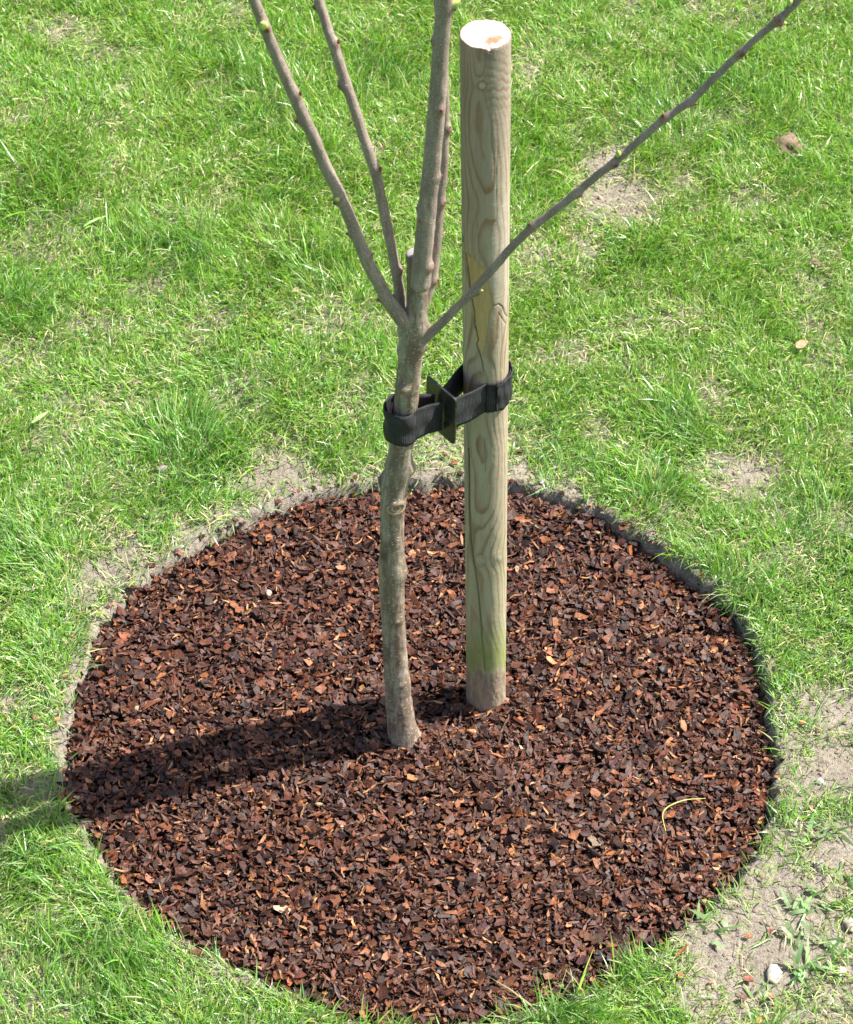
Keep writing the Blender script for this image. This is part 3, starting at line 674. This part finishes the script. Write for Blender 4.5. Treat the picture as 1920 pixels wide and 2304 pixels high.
C = np.ones((nz_ * nt_, 4)); C[:, :3] = colS.reshape(-1, 3).clip(.01, .8)
child(build('shaft', V, [q], M_STAKE, attrs={'col': C}, smooth=True), stake)
# cut end
rings = 26; W_ = V.reshape(nz_, nt_, 3)[-1]; cen = np.array([SX + SLX * (ZT + .012), SY, ZT + .0004]); Vt = []; Ct = []
for i in range(rings):
    f = i / rings; row = W_ * (1 - f) + cen * f; row = row.copy(); row[:, 2] = ZT + (W_[:, 2] - ZT) * (1 - min(1, f * 4)) + .0006 * (fbm(row[:, 0], row[:, 1], .008, 3, 50) - .5) + (.0004 if i else 0); Vt.append(row)
    dxy = np.hypot(row[:, 0] - cen[0] - .003, (row[:, 1] - cen[1] + .004)); rg = .5 + .5 * np.cos(dxy / .0022 * 6.283)
    cc = np.array([.52, .43, .36])[None] * (1 - .14 * rg[:, None]) * (.88 + .24 * fbm(row[:, 0], row[:, 1], .006, 3, 52))[:, None]
    u = (row[:, 0] - cen[0] - .009) * .85 + (row[:, 1] - cen[1] + .012) * .5; w = (row[:, 1] - cen[1] + .012) * .85 - (row[:, 0] - cen[0] - .009) * .5
    a = np.exp(-(u / .013) ** 2 - (w / .008) ** 2) * (.5 + 1.0 * fbm(row[:, 0], row[:, 1], .004, 2, 51)); a = sst(.15, .8, a)[:, None] * .9
    cc = cc * (1 - a) + np.array([.27, .125, .06]) * a
    if i < 1: cc = cc * np.array([.85, .62, .48])
    Ct.append(np.concatenate([cc, np.ones((nt_, 1))], 1))
Vt = np.concatenate(Vt + [cen[None]]); Ct = np.concatenate(Ct + [[[.5, .42, .35, 1]]])
ix = np.arange(rings * nt_).reshape(rings, nt_); nx_ = np.roll(ix, -1, 1)
child(build('cut_top', Vt, [np.stack([ix[:-1], nx_[:-1], nx_[1:], ix[1:]], -1).reshape(-1, 4), np.stack([ix[-1], nx_[-1], np.full(nt_, rings * nt_)], -1)], M_CUT, attrs={'col': Ct}, smooth=True), stake)

# ------------------------------------------------------------------ tree tie
Zs = at_y(1094, 895, SY - SR).z                     # middle of the webbing on the stake
Tp = at_y(905, 965, YT - .017); Zt = Tp.z
Tc = at_y(911, 940, YT); Tc = Vector((Tc.x - .002, Tc.y - .001))
Sc = Vector((SX + SLX * (Zs + .012), SY))
tie = empty('tree_tie', ((Tc.x + Sc.x) / 2, (Tc.y + Sc.y) / 2, Zs), 'black webbing strap looped round the tree and the stake, with a square rubber spacer between', 'tree tie')
pA = at_y((960 + 0), 834, YT + .062); pB = at_y(1013, 889, YT + .012)       # ends of the spacer's top edge
u = Vector((Sc.x - Tc.x, Sc.y - Tc.y)).normalized(); w = Vector((u.y, -u.x))
Q = at_y(1013, 890, YT + .02)
def arc(c, r, a0, a1, n):
    return [Vector((c.x + r * math.cos(a0 + (a1 - a0) * i / (n - 1)), c.y + r * math.sin(a0 + (a1 - a0) * i / (n - 1)))) for i in range(n)]
# spacer centre
pc = at_y(990, 925, YT + .030); PC = Vector((pc.x, pc.y)); PZ = pc.z
ang = math.atan2(u.y, u.x)
rt, rs_ = .0215, .0320
loop = []
wn_, wf_ = PC + w * .0075, PC - w * .0075            # near and far strand at the spacer (w points to the near side)
tl = arc(Vector((Tc.x - .003, Tc.y)), rt, ang + math.pi * .34, ang + math.pi * 1.66, 34)
loop_t = [wf_ - u * .002] + tl + [wn_ - u * .002]
sl = arc(Sc, rs_, ang - math.pi + .80, ang + math.pi - .92, 44)
nearS = PC + w * .016; farS = PC - w * .006
loop_s = [nearS + u * .002] + sl + [farS + u * .002]
def ribbon(name, path2, z0, z1, hw, thick, mat, root, taper=None, wav=.0006):
    c = []
    P = [Vector((p.x, p.y, 0)) for p in path2]
    cc, _ = spline(P, [0] * len(P), .0015); m = len(cc); L = np.concatenate([[0], np.cumsum(np.linalg.norm(np.diff(cc, axis=0), axis=1))]); s = L / L[-1]
    T = np.gradient(cc, axis=0); T /= np.linalg.norm(T, axis=1)[:, None] + 1e-9; Nn = np.stack([T[:, 1], -T[:, 0], T[:, 0] * 0], -1)
    zc = z0(s) if callable(z0) else np.full(m, z0); rows = []; uv = []
    tp = taper(s) if taper else np.ones(m)
    K = 12
    for side_ in (1, -1):
        for k in range(K):
            f = (k / (K - 1)) * 2 - 1
            f = f if side_ == 1 else -f
            off = Nn * (thick / 2 * side_ + wav * np.sin(s * 37 + f * 3)[:, None] + .0008 * np.sin(f * 5 + s * 9)[:, None])
            p = cc + off; p = p.copy(); p[:, 2] = zc + f * hw * tp + .0009 * np.sin(s * 23 + 1) ; rows.append(p); uv.append(np.stack([L, np.full(m, f * hw)], -1))
    V = np.stack(rows, 1); UV = np.stack(uv, 1); n = 2 * K
    ix = np.arange(m * n).reshape(m, n); nx_ = np.roll(ix, -1, 1)
    q = np.stack([ix[:-1], nx_[:-1], nx_[1:], ix[1:]], -1).reshape(-1, 4)
    caps = [ix[0][None], ix[-1][::-1][None]]
    return child(build(name, V.reshape(-1, 3), [q] + caps, mat, uv=UV.reshape(-1, 2), smooth=True), root)
HW = .026
ribbon('strap_loop', loop_t, lambda s: Zt + (PZ - Zt) * np.maximum(1 - s * 4.5, 0) + (PZ - Zt) * np.maximum(1 - (1 - s) * 4.5, 0), 0, HW, .0016, M_WEB, tie)['label'] = 'loop of webbing round the trunk'
ribbon('strap_loop', loop_s, lambda s: Zs + (PZ - Zs) * np.maximum(1 - s * 4.5, 0) + (PZ - Zs) * np.maximum(1 - (1 - s) * 4.5, 0), 0, HW, .0016, M_WEB, tie)['label'] = 'loop of webbing round the stake'
# overlapping strap end on the right of the stake
ribbon('strap_end', arc(Sc, rs_ + .0024, -math.pi / 2 + .42, math.pi * .35, 16), Zs + .0015, 0, HW * .98, .0016, M_WEB, tie)
# staple holding the overlap
st = Vector((Sc.x + (rs_ + .003) * math.cos(-math.pi / 2 + .5), Sc.y + (rs_ + .003) * math.sin(-math.pi / 2 + .5), Zs + HW - .0015))
tube('staple', [st + Vector((-.004, -.0005, -.002)), st + Vector((-.003, -.003, .0)), st + Vector((.003, -.003, .002)), st + Vector((.004, .001, .001))], [.0012] * 4, M_WEB, step=.001, n=8, amp=.0002, parent=tie)
# spacer plate
hwp, hh, tk = .030, .0405, .0018
def plate():
    vs, fs = [], []
    n = 7; prof = []
    cr = .004
    for (sx, sz) in ((1, 1), (-1, 1), (-1, -1), (1, -1)):
        for k in range(4):
            a = {(1, 1): 0, (-1, 1): 90, (-1, -1): 180, (1, -1): 270}[(sx, sz)] + k * 30
            prof.append((sx * (hwp - cr) + cr * math.cos(R(a)), sz * (hh - cr) + cr * math.sin(R(a))))
    m = len(prof)
    for d, sc_ in ((-tk, .985), (-tk * .7, 1), (tk * .7, 1), (tk, .985)):
        for (a, z) in prof:
            bow = .0022 * (a / hwp) ** 2 + .0012 * (z / hh)
            p = PC + w * (a * sc_) + u * (d + bow); vs.append((p.x, p.y, PZ + z * sc_ + .001))
    ix = np.arange(4 * m).reshape(4, m); nx_ = np.roll(ix, -1, 1)
    q = np.stack([ix[:-1], nx_[:-1], nx_[1:], ix[1:]], -1).reshape(-1, 4)
    return child(build('spacer_plate', np.array(vs), [q, ix[0][None], ix[-1][::-1][None]], M_PLATE), tie)
plate()

# ------------------------------------------------------------------ small single things
def one_rock(name, px, py, rpx, mat, label, cat, flat=.65, sink=.35, sub=2, rough=.18, group=None):
    x, y = at_z(px, py, 0); x, y = float(x), float(y); z = float(ground_z(np.array([x]), np.array([y]))[0]) if edge(np.array([x]), np.array([y]))[0] > 0 else float(mulch_z(np.array([x]), np.array([y]))[0]) + .008
    s = rpx * .00073
    import bmesh
    bm = bmesh.new(); bmesh.ops.create_icosphere(bm, subdivisions=3, radius=1); off = Vector((random.random() * 50, random.random() * 50, 0)); st = random.uniform(1.0, 1.35)
    for v in bm.verts:
        d = 1 + rough * 1.6 * mnoise.noise(v.co * 1.3 + off) + rough * .7 * mnoise.noise(v.co * 3.5 + off)
        v.co = Vector((v.co.x * d * s * st, v.co.y * d * s, v.co.z * d * s * flat))
    me = bpy.data.meshes.new(name); bm.to_mesh(me); bm.free(); me.materials.append(mat)
    for p in me.polygons: p.use_smooth = True
    o = bpy.data.objects.new(name, me); COL.objects.link(o); o.location = (x, y, z + s * flat * (1 - sink)); o.rotation_euler = (random.uniform(-.2, .2), random.uniform(-.2, .2), random.uniform(0, 6))
    return tag(o, label, cat, group)
one_rock('stone', 1178, 909, 12, M_STONE_P, 'pale beige stone in the grass just right of the stake below the strap', 'stone')
one_rock('stone', 367, 1060, 13, M_STONE_G, 'dark grey-brown stone in the lawn upper left of the mulch circle', 'stone')
one_rock('stone', 1742, 2193, 15, M_STONE_W, 'biggest white stone, on bare soil near the bottom right corner', 'stone', flat=.5)
one_rock('pebble', 1893, 2186, 9, M_STONE_W, 'small white pebble at the right edge near the bottom corner', 'pebble')
one_rock('pebble', 1845, 1762, 8, M_STONE_W, 'small white pebble on the soil right of the mulch circle', 'pebble')
one_rock('stone', 1843, 1948, 12, M_STONE_G, 'small grey stone on bare soil by the lower right weeds', 'stone')
one_rock('stone', 1914, 2078, 15, M_STONE_P, 'tan stone cut by the right edge of the picture', 'stone')
one_rock('stone', 1519, 904, 11, M_STONE_P, 'pinkish tan stone in the grass right of the stake, level with the strap', 'stone')
one_rock('stone', 1330, 212, 14, M_STONE_P, 'pale flat stone in the grass right of the stake top', 'stone', flat=.4)
one_rock('stone', 112, 106, 12, M_STONE_P, 'pale stone in the lawn at the upper left corner', 'stone', flat=.4)
one_rock('pebble', 565, 316, 8, M_STONE_P, 'small pinkish pebble in the grass left of the left-hand branch', 'pebble')
one_rock('pebble', 1219, 1086, 7, M_STONE_W, 'small white pebble on the soil rim behind the stake', 'pebble')
one_rock('pebble', 606, 1342, 7, M_STONE_P, 'whitish pebble lying on the mulch left of the trunk', 'pebble', sink=.1)
one_rock('earth_clod', 1765, 330, 34, M_CLOD, 'large crumbly brown earth clod on the lawn at the upper right', 'clod', flat=.42, rough=.45)
one_rock('earth_clod', 1836, 600, 17, M_CLOD, 'small dark earth clod in the grass at the right edge', 'clod', flat=.5, rough=.45)
one_rock('earth_clod', 1710, 690, 13, M_CLOD, 'smallest earth clod, in the grass right of the strap', 'clod', flat=.5, rough=.45)
def one_chip(px, py, lpx, col, label, asp=1.3):
    x, y = at_z(px, py, 0); a = lambda v: np.array([float(v)])
    z = ground_z(a(x), a(y)); s = lpx * .00073 / 2 / asp * 1.05
    V, Fc, C = chips(a(0), a(0), a(0), a(s), a(asp), a(s * .35), a(random.uniform(.05, .4)), np.array([col]))
    o = build('bark_chip', V, Fc, M_CHIP, attrs={'col': C}); o.location = (float(x), float(y), float(z[0]) + .005 + s * .3)
    return tag(o, label, 'bark chip', 'loose bark chips strewn beside the mulch circle')
OR_, RD, DK = (.40, .16, .07), (.27, .09, .055), (.12, .05, .035)
one_chip(1685, 2108, 24, OR_, 'orange bark chip on the bare soil, uppermost of those below the circle at right', 1.7)
one_chip(1733, 2098, 15, RD, 'small flat reddish bark chip on bare soil, just left of the weeds')
one_chip(1685, 2205, 20, RD, 'rounded red-brown bark chip on bare soil left of the biggest white stone', 1.1)
one_chip(1671, 2252, 19, DK, 'dark round bark chip on the soil near the bottom edge', 1.05)
one_chip(1736, 2246, 20, RD, 'reddish bark chip below the biggest white stone')
one_chip(1600, 2212, 14, OR_, 'small orange bark chip where the bottom grass meets the bare soil')
one_chip(1531, 2202, 18, RD, 'reddish bark chip lying in the grass at the bottom right')
one_chip(1533, 2145, 38, RD, 'long narrow reddish bark chip in the grass at the lower right rim', 2.4)
one_chip(1712, 1978, 13, DK, 'small dark bark chip on the soil close to the lower right rim')
one_chip(1806, 1633, 17, OR_, 'orange bark chip on the soil right of the circle, near its widest point')
one_chip(1838, 1650, 14, DK, 'dark bark chip on the soil right of the circle, beside the orange one')
one_chip(1825, 1820, 18, RD, 'brown bark chip among thin grass right of the circle')
one_chip(1705, 2303, 20, OR_, 'orange bark chip cut by the bottom edge at right')
one_chip(396, 1168, 18, DK, 'dark bark chip in the grass above the upper left rim')
one_chip(442, 1166, 14, DK, 'small dark bark chip above the upper left rim, right of its twin')
one_chip(166, 1442, 17, OR_, 'orange bark chip in the grass left of the circle')
one_chip(82, 1625, 18, RD, 'reddish bark chip in the grass near the left edge of the picture')
one_chip(130, 1628, 17, OR_, 'orange-brown bark chip in the grass between left edge and circle')
one_chip(146, 1530, 14, OR_, 'tan-orange bark chip next to the left rim')
one_chip(664, 1113, 17, RD, 'reddish bark chip on the soil above the top rim, left of the trunk')
one_chip(800, 1082, 16, DK, 'dark bark chip on the rim just left of the trunk')
one_chip(1000, 1032, 22, DK, 'dark bark chip in the grass between trunk and stake, above the rim', 1.5)
one_chip(1022, 1050, 20, RD, 'reddish bark chip between trunk and stake, nearest the rim')
one_chip(1166, 1022, 20, DK, 'dark bark chip just right of the stake above the rim')
# dry leaf
def leaf(px, py, s, mat, name, label, cat, asp=.5, rot=0., cup=.25, lift=.022):
    x, y = at_z(px, py, 0); V = []; nu, nv = 13, 7
    for i in range(nu):
        t = i / (nu - 1); wd = math.sin(math.pi * t ** .85) ** .8 * asp * s * .5 + .0003
        for j in range(nv):
            f = j / (nv - 1) * 2 - 1
            V.append(((t - .5) * s, f * wd, cup * s * (.35 * (t - .5) ** 2 * -1 + .5 * f * f * asp) + .0006 * math.sin(t * 17 + f * 3)))
    ix = np.arange(nu * nv).reshape(nu, nv); q = np.stack([ix[:-1, :-1], ix[1:, :-1], ix[1:, 1:], ix[:-1, 1:]], -1).reshape(-1, 4)
    o = build(name, np.array(V), [q], mat, smooth=True)
    m = o.modifiers.new('thickness', 'SOLIDIFY'); m.thickness = .0004
    o.location = (float(x), float(y), float(ground_z(np.array([float(x)]), np.array([float(y)]))[0]) + lift); o.rotation_euler = (.15, -.1, rot)
    return tag(o, label, cat)
leaf(1800, 796, .026, M_LEAF, 'dry_leaf', 'pale orange-tan dry leaf on the lawn at the right', 'leaf', .6, .7)
M_WIDE = plain('pale_grass_leaf', (.26, .40, .13), .5, .4)
leaf(93, 958, .036, M_WIDE, 'broad_grass_leaf', 'broad pale green grass leaf curling over a bare spot at the left edge', 'leaf', .2, .75, .5)
leaf(215, 520, .05, M_WIDE, 'broad_grass_leaf', 'long pale curved grass leaf on the lawn in the upper left', 'leaf', .09, .55, .9)
leaf(855, 255, .022, M_WIDE, 'broad_grass_leaf', 'small pale leaf on the lawn between second left branch and leader', 'leaf', .4, -1.0, .4)
# curved straw lying on the mulch
def on_mulch(px, py, h):
    x, y = at_z(px, py, -.01 + h); x, y = float(x), float(y); return Vector((x, y, float(mulch_z(np.array([x]), np.array([y]))[0]) + .010 + h))
P = [on_mulch(a, b_, h) for a, b_, h in ((1497, 1880, 0), (1490, 1848, .006), (1494, 1832, .010), (1512, 1818, .012), (1545, 1806, .011), (1587, 1803, .004))]
o = tube('straw_stem', P, [.0006, .0009, .0012, .0010, .0008, .0005], M_STRAW, n=10, amp=.0002, sc=90)
tag(o, 'thin curved yellow-green stem lying on the mulch at the lower right', 'stem')
# broad-bladed weeds on the bare soil
def weed(px, py, nb, Lm, label):
    x, y = at_z(px, py, 0); x, y = float(x), float(y); n = nb
    bx = x + rng.normal(0, .010, n); by = y + rng.normal(0, .010, n)
    col = np.array([.26, .39, .17]) * rng.normal(1, .22, (n, 1)).clip(.5, 1.6) * rng.normal(1, .05, (n, 3))
    V, Fc, C = blades(bx, by, rng.uniform(.6, 1.3, n) * Lm * 1.15, rng.uniform(.0035, .0075, n), rng.uniform(.5, 1.2, n), rng.normal(.5, .35, n), rng.uniform(0, 6.28, n), np.clip(col, .02, .7), K=6)
    z = float(ground_z(np.array([x]), np.array([y]))[0])
    o = build('grass_weed', V - np.array([x, y, z]), Fc, M_GRASS, attrs={'col': C}, smooth=True); o.location = (x, y, z)
    return tag(o, label, 'weed', 'broad-bladed weeds on the bare soil')
weed(1810, 2035, 22, .030, 'broad-bladed weed clump on bare soil, largest one halfway up the bottom right corner')
weed(1800, 2180, 20, .034, 'broad-bladed weed clump right beside the biggest white stone')
weed(1870, 2140, 14, .028, 'broad-bladed weed at the right edge above the white pebble')
weed(1780, 2105, 9, .024, 'thin weed tuft between the two larger weed clumps')
weed(1870, 1870, 14, .030, 'broad-bladed weed at the right edge beside the circle')
weed(1800, 1885, 10, .026, 'low weed tuft nearest the right rim of the circle')
weed(1900, 1985, 8, .028, 'weed tuft cut by the right edge above the tan stone')
weed(1715, 2240, 7, .022, 'small weed tuft below the biggest white stone near the bottom edge')
weed(1605, 2090, 9, .030, 'wispy weed on the soil at the lower right rim of the circle')
